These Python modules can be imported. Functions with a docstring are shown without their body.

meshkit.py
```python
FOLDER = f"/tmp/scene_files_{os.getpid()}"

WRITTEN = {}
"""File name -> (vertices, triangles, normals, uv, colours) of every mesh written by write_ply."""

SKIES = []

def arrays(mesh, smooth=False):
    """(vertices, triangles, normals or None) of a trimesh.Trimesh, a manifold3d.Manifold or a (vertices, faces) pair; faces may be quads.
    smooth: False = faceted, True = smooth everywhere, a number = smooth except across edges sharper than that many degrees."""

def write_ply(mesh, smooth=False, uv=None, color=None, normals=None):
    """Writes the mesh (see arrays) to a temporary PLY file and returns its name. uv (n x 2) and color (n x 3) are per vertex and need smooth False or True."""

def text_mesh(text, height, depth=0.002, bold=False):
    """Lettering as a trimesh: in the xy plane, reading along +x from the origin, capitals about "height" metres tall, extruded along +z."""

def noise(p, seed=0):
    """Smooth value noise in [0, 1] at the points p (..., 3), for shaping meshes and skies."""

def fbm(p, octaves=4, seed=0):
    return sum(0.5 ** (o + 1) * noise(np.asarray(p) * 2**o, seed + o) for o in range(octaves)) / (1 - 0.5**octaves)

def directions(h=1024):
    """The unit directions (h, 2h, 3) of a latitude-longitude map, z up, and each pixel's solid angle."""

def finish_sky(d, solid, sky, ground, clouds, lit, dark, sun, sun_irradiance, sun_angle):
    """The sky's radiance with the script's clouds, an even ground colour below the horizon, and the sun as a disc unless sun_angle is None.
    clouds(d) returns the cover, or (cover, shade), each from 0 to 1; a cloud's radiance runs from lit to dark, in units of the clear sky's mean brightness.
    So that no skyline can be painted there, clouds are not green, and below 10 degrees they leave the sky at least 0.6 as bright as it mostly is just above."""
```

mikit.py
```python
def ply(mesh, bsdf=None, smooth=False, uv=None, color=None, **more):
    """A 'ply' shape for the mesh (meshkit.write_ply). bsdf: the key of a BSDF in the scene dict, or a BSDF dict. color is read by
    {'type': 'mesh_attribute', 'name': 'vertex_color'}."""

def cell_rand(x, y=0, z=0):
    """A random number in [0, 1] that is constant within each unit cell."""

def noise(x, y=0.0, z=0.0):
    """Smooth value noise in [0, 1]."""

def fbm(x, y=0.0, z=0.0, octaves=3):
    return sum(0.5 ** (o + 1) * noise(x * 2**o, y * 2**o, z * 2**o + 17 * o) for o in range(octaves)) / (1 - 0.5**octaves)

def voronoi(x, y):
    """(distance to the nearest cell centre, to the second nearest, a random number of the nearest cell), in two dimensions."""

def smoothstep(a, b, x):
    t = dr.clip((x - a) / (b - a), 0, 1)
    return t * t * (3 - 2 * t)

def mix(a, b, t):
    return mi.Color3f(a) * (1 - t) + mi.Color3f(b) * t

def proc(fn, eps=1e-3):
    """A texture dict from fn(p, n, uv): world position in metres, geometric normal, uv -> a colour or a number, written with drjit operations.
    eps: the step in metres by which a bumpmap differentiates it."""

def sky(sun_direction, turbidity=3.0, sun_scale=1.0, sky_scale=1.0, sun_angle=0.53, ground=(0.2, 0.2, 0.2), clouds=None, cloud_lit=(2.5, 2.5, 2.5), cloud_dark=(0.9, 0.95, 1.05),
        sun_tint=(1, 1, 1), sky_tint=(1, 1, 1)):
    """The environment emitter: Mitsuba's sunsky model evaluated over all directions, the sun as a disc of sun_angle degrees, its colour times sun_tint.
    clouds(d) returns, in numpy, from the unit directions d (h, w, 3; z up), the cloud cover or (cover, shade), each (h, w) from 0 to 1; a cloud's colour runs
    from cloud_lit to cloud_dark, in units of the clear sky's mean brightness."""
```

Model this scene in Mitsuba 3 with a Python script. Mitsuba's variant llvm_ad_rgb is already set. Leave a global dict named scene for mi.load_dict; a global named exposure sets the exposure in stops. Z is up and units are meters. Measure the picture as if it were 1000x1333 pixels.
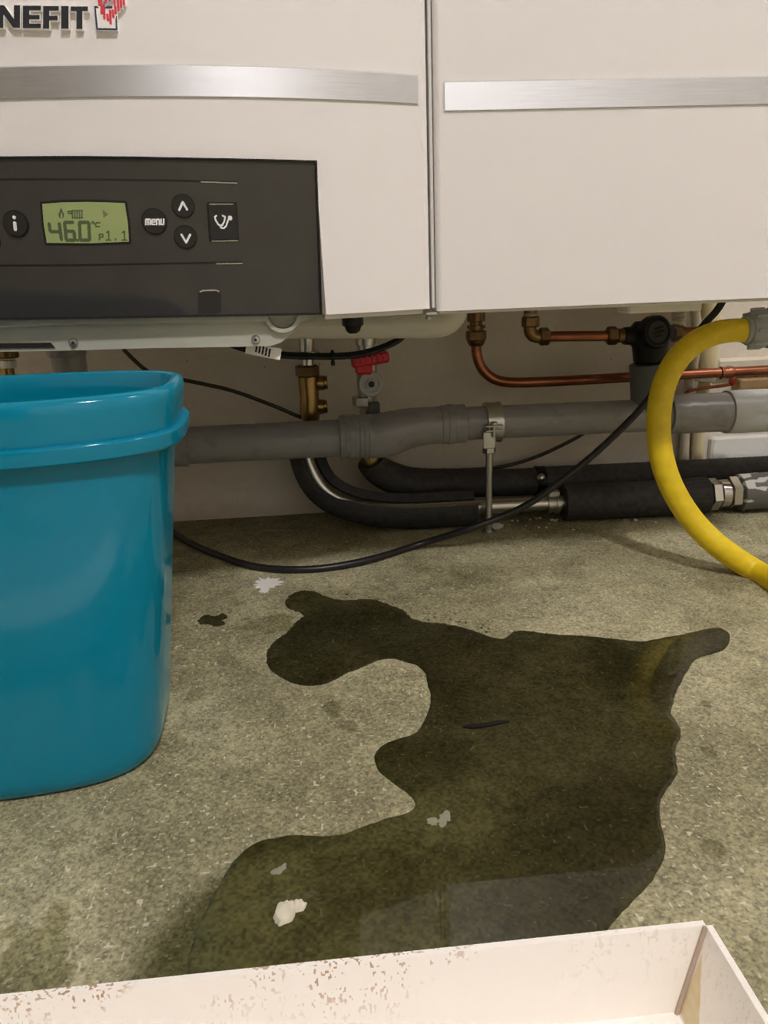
import math, random
import numpy as np, trimesh, drjit as dr, mitsuba as mi, mikit, meshkit
from shapely.geometry import Polygon, LineString, Point, box as sbox
from shapely.ops import unary_union
from scipy.spatial import Delaunay
from scipy.interpolate import CubicSpline
from mikit import proc, noise, fbm, voronoi, cell_rand, smoothstep, mix

random.seed(7); RNG = np.random.default_rng(7)
T = mi.ScalarTransform4f
scene, labels = {}, {}

# ------------------------------------------------------------------ camera
CAM = np.array([0.0, -1.1, 0.343])
PITCH, ROLL, YAW, FOC = math.radians(17.5), math.radians(2.1), math.radians(4.6), 1000.0
FW = np.array([math.sin(YAW)*math.cos(PITCH), math.cos(YAW)*math.cos(PITCH), -math.sin(PITCH)])
_r = np.cross(FW, [0, 0, 1]); _r /= np.linalg.norm(_r); _u = np.cross(_r, FW)
RT = math.cos(ROLL)*_r - math.sin(ROLL)*_u
UP = math.sin(ROLL)*_r + math.cos(ROLL)*_u
scene['camera'] = {'type': 'perspective', 'fov': 2*math.degrees(math.atan(500/FOC)), 'fov_axis': 'x', 'near_clip': 0.02, 'far_clip': 50.0,
                   'to_world': T().look_at(origin=CAM.tolist(), target=(CAM+FW).tolist(), up=UP.tolist())}
exposure = 0.02

# ------------------------------------------------------------------ lamps (ceiling lamp, its light is built with it below)
LAMP = dict(x=0.50, y=-2.05, z=2.33, w=0.22, d=0.22, power=(308.0, 296.0, 295.0))
FILL = dict(x=1.62, y=-1.25, z=2.33, w=0.3, d=0.3, power=(33.2, 32.0, 31.4))

# ------------------------------------------------------------------ helpers
def ray(px, py): return FW + RT*(px-500)/FOC - UP*(py-666.5)/FOC
def Y(px, py, y):                         # the point of a plane parallel to the back wall that stands at this place of the picture
    d = ray(px, py); return CAM + d*(y-CAM[1])/d[1]
def Z(px, py, z=0.0):                     # same for a level plane
    d = ray(px, py); return CAM + d*(z-CAM[2])/d[2]
def mpp(px, py, y):                       # metres per pixel there
    return float((Y(px, py, y)-CAM) @ FW)/FOC

def num(name):
    if name not in scene and name not in labels and not any(k.startswith(name+'__') for k in scene): return name
    i = 1
    while f'{name}_{i:03d}' in scene or f'{name}_{i:03d}' in labels: i += 1
    return f'{name}_{i:03d}'
def add(name, mesh, bsdf, parent=None, smooth=35, label=None, kind=None, **kw):
    key = num(f'{parent}__{name}' if parent else name)
    scene[key] = mikit.ply(mesh, bsdf, smooth=smooth, **kw)
    if label or kind:
        labels[key] = {k: v for k, v in (('label', label), ('kind', kind)) if v}
    return key
def thing(name, label, cat, group=None):
    key = num(name); labels[key] = {'label': label, 'category': cat}
    if group: labels[key]['group'] = group
    return key
def one(name, mesh, bsdf, label, cat, group=None, smooth=35, **kw):
    key = num(name); scene[key] = mikit.ply(mesh, bsdf, smooth=smooth, **kw)
    labels[key] = {'label': label, 'category': cat}
    if group: labels[key]['group'] = group
    return key
def cat(*m): return trimesh.util.concatenate([x for x in m])

def frames(path, ref=None):
    p = np.asarray(path, float)
    t = np.gradient(p, axis=0); t /= np.linalg.norm(t, axis=1, keepdims=True)
    n = np.zeros_like(p)
    a = np.array([0, 0, 1.0]) if abs(t[0][2]) < .9 else np.array([1.0, 0, 0])
    a = np.cross(t[0], a); a /= np.linalg.norm(a)
    for i in range(len(p)):
        if ref is not None: a = np.asarray(ref[i], float)
        a = a - t[i]*(a@t[i]); a /= np.linalg.norm(a); n[i] = a
    return p, t, n, np.cross(t, n)
def tube(path, r, seg=16, cap=True):
    p, t, n, b = frames(path); m = len(p)
    r = np.broadcast_to(np.asarray(r, float), (m,))
    a = np.arange(seg)*2*np.pi/seg
    v = p[:, None] + r[:, None, None]*(np.cos(a)[None, :, None]*n[:, None] + np.sin(a)[None, :, None]*b[:, None])
    v = v.reshape(-1, 3); f = []
    for i in range(m-1):
        for j in range(seg):
            k = (j+1) % seg
            f += [[i*seg+j, i*seg+k, (i+1)*seg+k], [i*seg+j, (i+1)*seg+k, (i+1)*seg+j]]
    if cap:
        v = np.vstack([v, p[:1], p[-1:]]); c0, c1 = m*seg, m*seg+1
        for j in range(seg):
            k = (j+1) % seg
            f += [[c0, k, j], [c1, (m-1)*seg+j, (m-1)*seg+k]]
    return trimesh.Trimesh(v, f, process=False)
def sweep(path, sec, ref):                # closed section (n x 2, counter-clockwise) along a path; section x points along ref
    p, t, n, b = frames(path, ref); m, s = len(p), len(sec)
    v = (p[:, None] + sec[None, :, :1]*n[:, None] + sec[None, :, 1:]*b[:, None]).reshape(-1, 3); f = []
    for i in range(m-1):
        for j in range(s):
            k = (j+1) % s
            f += [[i*s+j, i*s+k, (i+1)*s+k], [i*s+j, (i+1)*s+k, (i+1)*s+j]]
    h = s//2
    for j in range(h-1):                  # the two ends (a C section: outer arc 0..h-1, inner arc h..s-1 running back)
        o0, o1, i0, i1 = j, j+1, s-1-j, s-2-j
        f += [[o0, i0, o1], [o1, i0, i1]]
        q = (m-1)*s; f += [[q+o0, q+o1, q+i0], [q+o1, q+i1, q+i0]]
    return trimesh.Trimesh(v, f, process=False)
def spline(pts, n=60):
    p = np.asarray(pts, float); s = np.r_[0, np.cumsum(np.linalg.norm(np.diff(p, axis=0), axis=1)**.5)]
    return CubicSpline(s, p)(np.linspace(0, s[-1], n))
def lathe(p0, d, prof, seg=28, spin=0.0, flat=False):   # prof: (distance along d, radius)
    p0 = np.asarray(p0, float); d = np.asarray(d, float); d /= np.linalg.norm(d)
    a = np.array([0, 0, 1.0]) if abs(d[2]) < .9 else np.array([0, -1.0, 0])
    n = np.cross(d, a); n /= np.linalg.norm(n); b = np.cross(d, n)
    th = np.arange(seg)*2*np.pi/seg + spin
    v = np.vstack([p0 + d*t + max(r, 1e-5)*(np.cos(th)[:, None]*n + np.sin(th)[:, None]*b) for t, r in prof]); f = []
    for i in range(len(prof)-1):
        for j in range(seg):
            k = (j+1) % seg
            f += [[i*seg+j, i*seg+k, (i+1)*seg+k], [i*seg+j, (i+1)*seg+k, (i+1)*seg+j]]
    m = len(prof); v = np.vstack([v, p0+d*prof[0][0], p0+d*prof[-1][0]])
    for j in range(seg):
        k = (j+1) % seg
        f += [[m*seg, k, j], [m*seg+1, (m-1)*seg+j, (m-1)*seg+k]]
    return trimesh.Trimesh(v, f, process=False)
def hexnut(p0, d, L, r, spin=0.0): return lathe(p0, d, [(0, r*.86), (L*.12, r), (L*.88, r), (L, r*.86)], 6, spin)
def rbox(c, size, ch=0.002, axes=None):   # chamfered box
    h = np.asarray(size, float)/2; ch = min(ch, h.min()*.9); pts = []
    for sx in (-1, 1):
        for sy in (-1, 1):
            for sz in (-1, 1):
                for k in range(3):
                    q = h - ch; q = q.copy(); q[k] = h[k]
                    pts.append(q*[sx, sy, sz])
    m = trimesh.convex.convex_hull(np.array(pts))
    if axes is not None: m.vertices = m.vertices @ np.asarray(axes, float)
    m.vertices = m.vertices + np.asarray(c, float); return m
def extrude(poly, depth):
    return cat(*[trimesh.creation.extrude_polygon(g, depth, engine='earcut') for g in getattr(poly, 'geoms', [poly])])
def orient(d):                            # rows of a rotation whose first axis is d
    d = np.asarray(d, float); d /= np.linalg.norm(d)
    y = np.cross([0, 0, 1.0], d); y /= np.linalg.norm(y); return np.array([d, y, np.cross(d, y)])

# ------------------------------------------------------------------ materials
def P(c, r=.5, spec=.5, metal=0.0, **k):
    return {'type': 'twosided', 'b': {'type': 'principled', 'base_color': c if isinstance(c, dict) else {'type': 'rgb', 'value': list(c)}, 'roughness': r, 'specular': spec, 'metallic': metal, **k}}
def M(name, d): scene['mat_'+name] = d; return 'mat_'+name

def floor_col(p, n, uv):
    a = fbm(p.x*9, p.y*9, 0., 4); g = noise(p.x*900, p.y*900); g2 = noise(p.x*480, p.y*480, 4.); g3 = fbm(p.x*60, p.y*60, 2., 3)
    c = mix((.245, .224, .132), (.375, .346, .218), smoothstep(.3, .72, a))
    c = c*(.42 + .52*g + .56*g2)*(0.74 + .52*g3)
    spk = smoothstep(.86, .93, noise(p.x*420, p.y*420, 9.))
    c = mix(c, mi.Color3f(.66, .63, .50), spk*.6)
    dk = smoothstep(.82, .94, noise(p.x*480, p.y*480, 21.))
    c = mix(c, c*.72, dk)
    st = smoothstep(.62, .72, fbm(p.x*7+3, p.y*7, 5., 3))                    # old stains
    c = mix(c, c*mi.Color3f(.74, .74, .68), st*.8)
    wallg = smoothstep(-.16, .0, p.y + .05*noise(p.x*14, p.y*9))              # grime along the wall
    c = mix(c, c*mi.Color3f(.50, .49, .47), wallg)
    sc = smoothstep(.965, .99, noise(p.x*33+p.y*150, p.y*20-p.x*6, 31.))
    c = mix(c, mi.Color3f(.60, .58, .52), sc*.5)
    # the damp edge around the puddle's lower left lobe, and the drying spots
    wob = .02*(fbm(p.x*40, p.y*40, 3., 3)-.5)
    d = dr.sqrt(dr.square((p.x+.014)/.110) + dr.square((p.y+.79)/.102)) + wob*6
    c = mix(c, c*mi.Color3f(.26, .265, .15), 1-smoothstep(.80, 1.04, d))
    for (sx, sy, rx, ry, k) in SPOTS:
        d = dr.sqrt(dr.square((p.x-sx)/rx)+dr.square((p.y-sy)/ry)) + .9*(fbm(p.x*90, p.y*90, 1., 2)-.5)
        c = mix(c, c*mi.Color3f(.56, .56, .46), (1-smoothstep(.75, 1.1, d))*k)
    return c
SPOTS = [(*Z(px, py)[:2], rx, ry, k) for px, py, rx, ry, k in [
    (432, 920, .010, .014, .9), (453, 945, .007, .009, .7), (222, 968, .014, .016, .6), (255, 905, .012, .012, .5), (350, 812, .030, .022, .8),
    (40, 1255, .022, .040, 1.0), (925, 980, .006, .007, .8), (928, 1104, .007, .008, .7), (800, 1000, .004, .004, .7), (918, 916, .005, .006, .8), (300, 860, .015, .012, .45), (90, 1090, .012, .012, .4)]]
def floor_bump(p, n, uv):
    return fbm(p.x*160, p.y*160, 0., 3)*1.0 + .5*noise(p.x*700, p.y*700)
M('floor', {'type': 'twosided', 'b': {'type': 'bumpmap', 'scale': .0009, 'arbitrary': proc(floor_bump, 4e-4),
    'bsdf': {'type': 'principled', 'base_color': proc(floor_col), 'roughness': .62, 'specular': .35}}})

def wall_col(p, n, uv):
    a = fbm(p.x*5, p.z*5, p.y*5, 4); s = noise(p.x*160, p.z*160, p.y*160)
    c = mix((.58, .53, .45), (.68, .63, .55), smoothstep(.3, .7, a))*(.96+.06*s)
    v1, v2, w = voronoi(p.x*16, p.z*16)
    sp = smoothstep(.01+.035*(w-.6), .0, v1+.03*(noise(p.x*400, p.z*400)-.5))*smoothstep(.62, .66, w)
    c = mix(c, mi.Color3f(.20, .17, .13), sp*.8)
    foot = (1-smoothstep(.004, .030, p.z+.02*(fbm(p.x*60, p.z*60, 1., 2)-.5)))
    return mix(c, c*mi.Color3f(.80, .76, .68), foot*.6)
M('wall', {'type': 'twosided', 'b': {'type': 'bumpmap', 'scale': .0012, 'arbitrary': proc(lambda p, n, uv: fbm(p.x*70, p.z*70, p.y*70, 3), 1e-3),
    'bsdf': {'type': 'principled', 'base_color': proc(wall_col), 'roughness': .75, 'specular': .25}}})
M('room', P((.60, .57, .53), .85)); M('ceiling', P((.72, .69, .64), .85)); M('dark_door', P((.05, .045, .04), .45))
def enamel_col(p, n, uv):
    a = fbm(p.x*11, p.z*11, p.y*11, 3)
    c = mix((.715, .685, .675), (.745, .715, .705), a)
    scr = smoothstep(.955, .985, noise(p.x*9+p.z*4, p.z*2.2-p.x*60, 3.))*smoothstep(.55, .75, noise(p.x*14, p.z*14, 7.))
    return mix(c, mi.Color3f(.82, .80, .77), scr*.6)
M('enamel', P(proc(enamel_col), .33, .5))
M('enamel_edge', P((.62, .60, .55), .4)); M('frame_grey', P((.40, .41, .35), .45)); M('seam', P((.60, .60, .58), .4)); M('seam_dark', P((.03, .03, .03), .6))
def brush(p, n, uv):
    s = .5*noise(p.x*30, p.z*5200, 1.) + .5*noise(p.x*70, p.z*2600, 4.)
    return mix((.60, .60, .62), (.73, .73, .75), s)
M('brushed', {'type': 'twosided', 'b': {'type': 'roughconductor', 'distribution': 'ggx', 'material': 'none', 'alpha_u': .17, 'alpha_v': .42, 'specular_reflectance': proc(brush)}})
def gloss_col(p, n, uv):
    sc = smoothstep(.94, .97, noise(p.x*40+p.z*30, p.z*8-p.x*11, 2.))*smoothstep(.62, .8, noise(p.x*16, p.z*16, 8.))
    dust = smoothstep(.93, .97, noise(p.x*900, p.z*900, 1.))
    return mix((.046, .0425, .041), (.20, .20, .20), sc*.6 + dust*.12)
M('black_gloss', P(proc(gloss_col), .09, .5)); M('black_button', P((.016, .016, .017), .35)); M('black_gap', P((.006, .006, .006), .6))
M('chrome_line', P((.55, .55, .55), .25, .5, 1.0)); M('ink_white', P((.82, .82, .82), .5))
M('lcd', {'type': 'twosided', 'b': {'type': 'plastic', 'diffuse_reflectance': {'type': 'rgb', 'value': [.35, .42, .18]}, 'int_ior': 1.4}})
M('lcd_ink', P((.085, .12, .055), .5)); M('lcd_faint', P((.16, .21, .08), .5))
M('logo_white', P((.80, .78, .75), .4)); M('logo_dark', P((.022, .022, .030), .4)); M('logo_red', P((.62, .05, .08), .4)); M('logo_blue', P((.035, .035, .10), .4))
M('white_plastic', P((.66, .64, .56), .35))
def teal_col(p, n, uv):
    a = fbm(p.x*14, p.y*14, p.z*9, 3)
    sc = smoothstep(.95, .98, noise(p.x*60+p.z*25, p.y*50, p.z*12))
    c = mix((.002, .172, .275), (.003, .200, .310), a)
    return mix(c, mi.Color3f(.10, .42, .52), sc*.35)
M('teal', P(proc(teal_col), .10, .40))
def pvc_col(p, n, uv):
    a = fbm(p.x*25, p.y*40, p.z*40, 3); d = smoothstep(.55, .8, fbm(p.x*60, p.y*60, p.z*60, 3))
    return mix(mix((.215, .213, .212), (.26, .258, .257), a), (.17, .155, .135), d*.45)
M('pvc', P(proc(pvc_col), .30, .5)); M('pvc_light', P((.42, .43, .43), .35)); M('pvc_dark', P((.085, .095, .092), .45))
M('galv', P((.52, .52, .49), .30, .5, 1.0)); M('chrome', P((.62, .60, .56), .16, .5, 1.0)); M('steel', P((.58, .57, .52), .26, .5, 1.0))
def brass_col(p, n, uv): return mix((.30, .19, .07), (.46, .31, .125), fbm(p.x*90, p.y*90, p.z*90, 3))
M('brass', P(proc(brass_col), .30, .5, 1.0))
def dbrass_col(p, n, uv): return mix((.14, .085, .04), (.27, .17, .075), fbm(p.x*90, p.y*90, p.z*90, 3))
M('old_brass', P(proc(dbrass_col), .34, .5, 1.0))
def cop_col(p, n, uv): return mix((.24, .085, .045), (.44, .17, .095), smoothstep(.25, .75, fbm(p.x*30, p.y*80, p.z*80, 4)))
M('copper', P(proc(cop_col), .32, .5, 1.0)); M('orange', P((.52, .085, .025), .5))
def foam_col(p, n, uv): return mix((.020, .020, .021), (.048, .047, .047), fbm(p.x*150, p.y*150, p.z*150, 3))
M('foam', {'type': 'twosided', 'b': {'type': 'bumpmap', 'scale': .0012, 'arbitrary': proc(lambda p, n, uv: fbm(p.x*420, p.y*420, p.z*420, 2), 6e-4),
    'bsdf': {'type': 'principled', 'base_color': proc(foam_col), 'roughness': .62, 'specular': .4}}})
def foil_col(p, n, uv):
    f = smoothstep(.60, .65, fbm(p.x*55, p.y*90, p.z*90, 3) + .12*(p.z/.03-1.0)); return mix((.10, .098, .09), (.50, .49, .45), f)
M('foil', P(proc(foil_col), .34, .5)); 
M('cable', P((.010, .010, .011), .38)); M('wire', P((.035, .030, .022), .5)); M('black_plastic', P((.005, .005, .0055), .38, .3)); M('badge', P((.035, .035, .035), .3))
def hose_col(p, n, uv): return mix((.64, .46, .010), (.78, .58, .018), fbm(p.x*120, p.y*120, p.z*120, 3))
M('hose', P(proc(hose_col), .42, .4)); M('hose_coupler', P((.34, .355, .375), .38))
M('red', P((.52, .018, .034), .4)); M('grey_cap', P((.36, .36, .34), .4)); M('hole', P((.010, .010, .010), .7))
M('cream', P((.66, .58, .36), .45)); M('cream_grey', P((.58, .54, .43), .45))
def wood_col(p, n, uv): return mix((.22, .135, .055), (.36, .235, .105), fbm(p.x*8, p.y*90, p.z*140, 3))
M('wood', P(proc(wood_col), .6))
def tray_col(p, n, uv):
    a = fbm(p.x*10, p.y*10, p.z*10, 3); c = mix((.80, .755, .70), (.86, .82, .77), a)
    dots = smoothstep(.60, .70, noise(p.x*1000, p.z*620, p.y*1000)*.55 + .45*noise(p.x*420, p.z*200, p.y*420))
    area = smoothstep(.42, .68, fbm(p.x*26, p.z*40, 2., 3))*(1-.80*smoothstep(-.02, .10, p.x))*(.12+.88*smoothstep(.014, .046, p.z))
    c = mix(c, mi.Color3f(.36, .22, .13), dots*area*.9)
    pk = smoothstep(.965, .975, noise(p.x*95, p.z*95, p.y*95)); c = mix(c, mi.Color3f(.50, .14, .12), pk*.8)
    dy = -.8375 - p.y
    c = mix(c, mi.Color3f(.60, .50, .27), smoothstep(.1495, .1500, p.x-.24*p.z)*smoothstep(.0045, .005, p.z)*smoothstep(.0, .001, dy)*smoothstep(.0010, .0, dy-.020*(1-p.z/.036)-.002*noise(p.x*300, p.z*300, p.y*300))*(.75+.25*noise(p.y*300, p.z*300)))
    return c
M('tray', P(proc(tray_col), .5)); M('tray_seam', P((.40, .31, .25), .7)); M('tape', P((.62, .53, .30), .5))
def stone_col(p, n, uv): return mix((.48, .44, .33), (.66, .62, .50), fbm(p.x*200, p.y*200, p.z*200, 3))
M('stone', P(proc(stone_col), .8)); M('paint', P((.72, .71, .67), .7)); M('faint_paint', P((.24, .235, .17), .6)); M('twig', P((.010, .008, .006), .75, .2))
def wet_col(p, n, uv):
    a = fbm(p.x*16, p.y*16, 2., 4); g = noise(p.x*520, p.y*520); g2 = fbm(p.x*130, p.y*130, 3., 3)
    c = mix((.044, .039, .015), (.082, .074, .031), smoothstep(.3, .7, a))*(.38+.70*g+.58*g2)
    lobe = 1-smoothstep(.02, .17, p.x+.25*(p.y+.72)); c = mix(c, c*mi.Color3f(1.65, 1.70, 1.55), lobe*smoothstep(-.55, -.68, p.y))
    spk = smoothstep(.90, .95, noise(p.x*380, p.y*380, 9.)); return mix(c, mi.Color3f(.20, .19, .10), spk*.5)
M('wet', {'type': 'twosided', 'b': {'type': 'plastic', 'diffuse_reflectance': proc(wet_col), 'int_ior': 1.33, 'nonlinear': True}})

# ------------------------------------------------------------------ the room
def slab(name, c, s, mat, label=None):
    return add(name, trimesh.creation.box(s, T4(c)), mat, smooth=False, kind='structure', label=label)
def T4(c): m = np.eye(4); m[:3, 3] = c; return m
slab('floor', (0.15, -1.6, -.05), (3.6, 3.2, .1), 'mat_floor', 'speckled olive grey concrete floor with stains and scratches')
slab('wall_back', (0.15, .05, 1.2), (3.6, .1, 2.4), 'mat_wall', 'off-white plastered wall behind the pipes')
slab('wall_left', (-1.70, -1.6, 1.2), (.1, 3.2, 2.4), 'mat_room'); slab('wall_right', (2.0, -1.6, 1.2), (.1, 3.2, 2.4), 'mat_room')
slab('wall_front', (0.15, -3.25, 1.2), (3.8, .1, 2.4), 'mat_room'); slab('ceiling', (0.15, -1.6, 2.45), (3.8, 3.4, .1), 'mat_ceiling')
add('door_1', cat(rbox((-.62, -3.18, 1.0), (.86, .05, 2.0), .004), rbox((-.30, -3.14, 1.0), (.02, .05, .10), .004)), 'mat_dark_door', kind='structure')
sk0, sk1 = Y(921, 610, -.006), Y(1090, 610, -.006)
add('baseboard_back', rbox(((sk0[0]+.95)/2, -.007, .042), (.95-sk0[0], .014, .084), .003), 'mat_paint', kind='structure', label='low white skirting board at the foot of the wall')
for L, lab in ((LAMP, 'square white ceiling lamp in front of the boilers'), (FILL, 'small square ceiling lamp by the right wall')):
    lt = thing('ceiling_lamp', lab, 'lamp')
    add('housing', rbox((L['x'], L['y'], L['z']+.035), (L['w']+.04, L['d']+.04, .066), .006), 'mat_ceiling', lt)
    df = trimesh.creation.box((L['w'], L['d'], .006), T4((L['x'], L['y'], L['z']-.001)))
    k = num(lt+'__diffuser'); scene[k] = mikit.ply(df, 'mat_ceiling', smooth=False, emitter={'type': 'area', 'radiance': {'type': 'rgb', 'value': list(L['power'])}})

# ------------------------------------------------------------------ the boilers
BX0, BX1, BXC, BHW, BB, BY = -.36, .1005, -.16, .262, .05, -.425
ZTOP = .98
def yf(x): return BY - BB*np.maximum(0, 1-((x-BXC)/BHW)**2)
PT, PZ = 0.0, 0.424                       # the panel leans back towards its foot
def S(px, py, bow=1.0):                   # the bowed front's (x, z) at this place of the picture
    y = BY
    for _ in range(30): q = Y(px, py, y); y = float(BY + (yf(q[0])-BY)*bow + PT*(PZ-q[2]))
    return q[0], q[2]
def onfront(m, off=0.0, x0=0.0, z0=0.0, split=None):   # bends a mesh drawn in (x, z, outwards) onto the bowed front
    m = m.copy()
    if split: m = m.subdivide_to_size(split)
    v = m.vertices; x, z, w = v[:, 0]+x0, v[:, 1]+z0, v[:, 2]+off
    s = 2*BB*(x-BXC)/BHW**2               # slope dy/dx
    nl = np.sqrt(1+s*s)
    m.vertices = np.stack([x + w*s/nl, yf(x) - w/nl + PT*(PZ-z), z], 1)
    m.fix_normals() if m.is_watertight else None
    return m
def spoly(pts): return Polygon([S(*p) for p in pts])
def sline(pts, w): return LineString([S(*p) for p in pts]).buffer(w/2, quad_segs=4)
def ink(name, poly, off, depth, mat, parent, split=.02, **k): return add(name, onfront(extrude(poly, depth), off, split=split), mat, parent, smooth=25, **k)

B = thing('boiler', 'white wall-hung boiler with bowed front, black control panel and green display', 'boiler')
xs = np.linspace(BX0, BX1-.006, 60); pl = [(x, float(yf(x))) for x in xs]
cor = [(BX1-.006+.006*math.sin(a), float(yf(BX1-.006))+.006-.006*math.cos(a)) for a in np.linspace(.2, math.pi/2, 6)]
z0b = S(490, 406)[1]
body = extrude(Polygon(pl+cor+[(BX1, -.004), (BX0, -.004)]), ZTOP-z0b); body.vertices[:, 2] += z0b
PT = .16
pan = [(-90, 207), (0, 208), (120, 207.5), (250, 209.5), (408, 213), (415, 407), (250, 410), (120, 412), (0, 413.5), (-90, 415)]
pp = spoly(pan)
cut_ = extrude(unary_union([pp.buffer(.0016, join_style=2), sbox(BX0-.02, z0b-.02, pp.bounds[2]-.001, pp.bounds[1]+.01)]), .09)
cut_.merge_vertices()
for _ in range(5): cut_ = cut_.subdivide()
cut_ = onfront(cut_, -.004); body.merge_vertices()
body = trimesh.boolean.difference([body, cut_], engine='manifold')
PT = 0.0
add('casing', body, 'mat_enamel', B, smooth=30)
lip = extrude(Polygon([(x, y+.006) for x, y in pl if x > pp.bounds[2]]+[(BX1-.004, -.30), (pp.bounds[2], -.30)]), .004); lip.vertices[:, 2] += z0b-.004
add('bottom_lip', lip, 'mat_enamel_edge', B)
# brushed strip across the front
zt, zb = S(120, 86)[1], S(120, 126.5)[1]; xe = S(543, 122)[0]
m = onfront(extrude(sbox(BX0+.004, zb, xe, zt), .0016), 0, split=.012)
add('trim_strip', m, 'mat_brushed', B, smooth=True, uv=np.c_[m.vertices[:, 0], m.vertices[:, 2]], label='brushed aluminium trim strip')
ink('strip_groove', sbox(BX0+.004, zb-.0011, xe+.0011, zt+.0011), 0, .0006, 'mat_seam', B)
# control panel
PT = .16
ink('panel_gap', pp.buffer(.0014, join_style=2), -.0038, .0010, 'mat_black_gap', B)
ink('panel_gasket', pp.buffer(.0015, join_style=2).difference(pp.buffer(.0001)), -.0028, .0082, 'mat_black_gap', B)
CP = ink('control_panel', pp, -.0024, .0064, 'mat_black_gloss', B, label='glossy black control panel')
def cadd(name, poly, off, depth, mat, **k): return ink(name, poly, .0040+off, depth, mat, CP, **k)
cadd('groove_line', sline([(-60, 235), (100, 234.5), (210, 235.5), (308, 238)], .0014), 0, .0002, 'mat_black_gap')
cadd('groove_line', sline([(-60, 346), (100, 345.5), (315, 341.5)], .0014), 0, .0002, 'mat_black_gap')
cadd('glint_line', sline([(262, 237.5), (308, 239.3)], .0008), .0002, .0002, 'mat_chrome_line')
cadd('glint_line', sline([(282, 343.6), (315, 342.8)], .0008), .0002, .0002, 'mat_chrome_line')
lq = spoly([(58, 266), (85, 264), (120, 263.5), (164, 265), (168, 290), (169.5, 315), (120, 317), (64, 316.5), (60, 292)])
cadd('display_frame', lq.buffer(.0016), 0, .0004, 'mat_black_gap')
LC = cadd('display', lq, .0004, .0004, 'mat_lcd', label='green lit display reading 46.0 degrees')
LI = []
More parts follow.
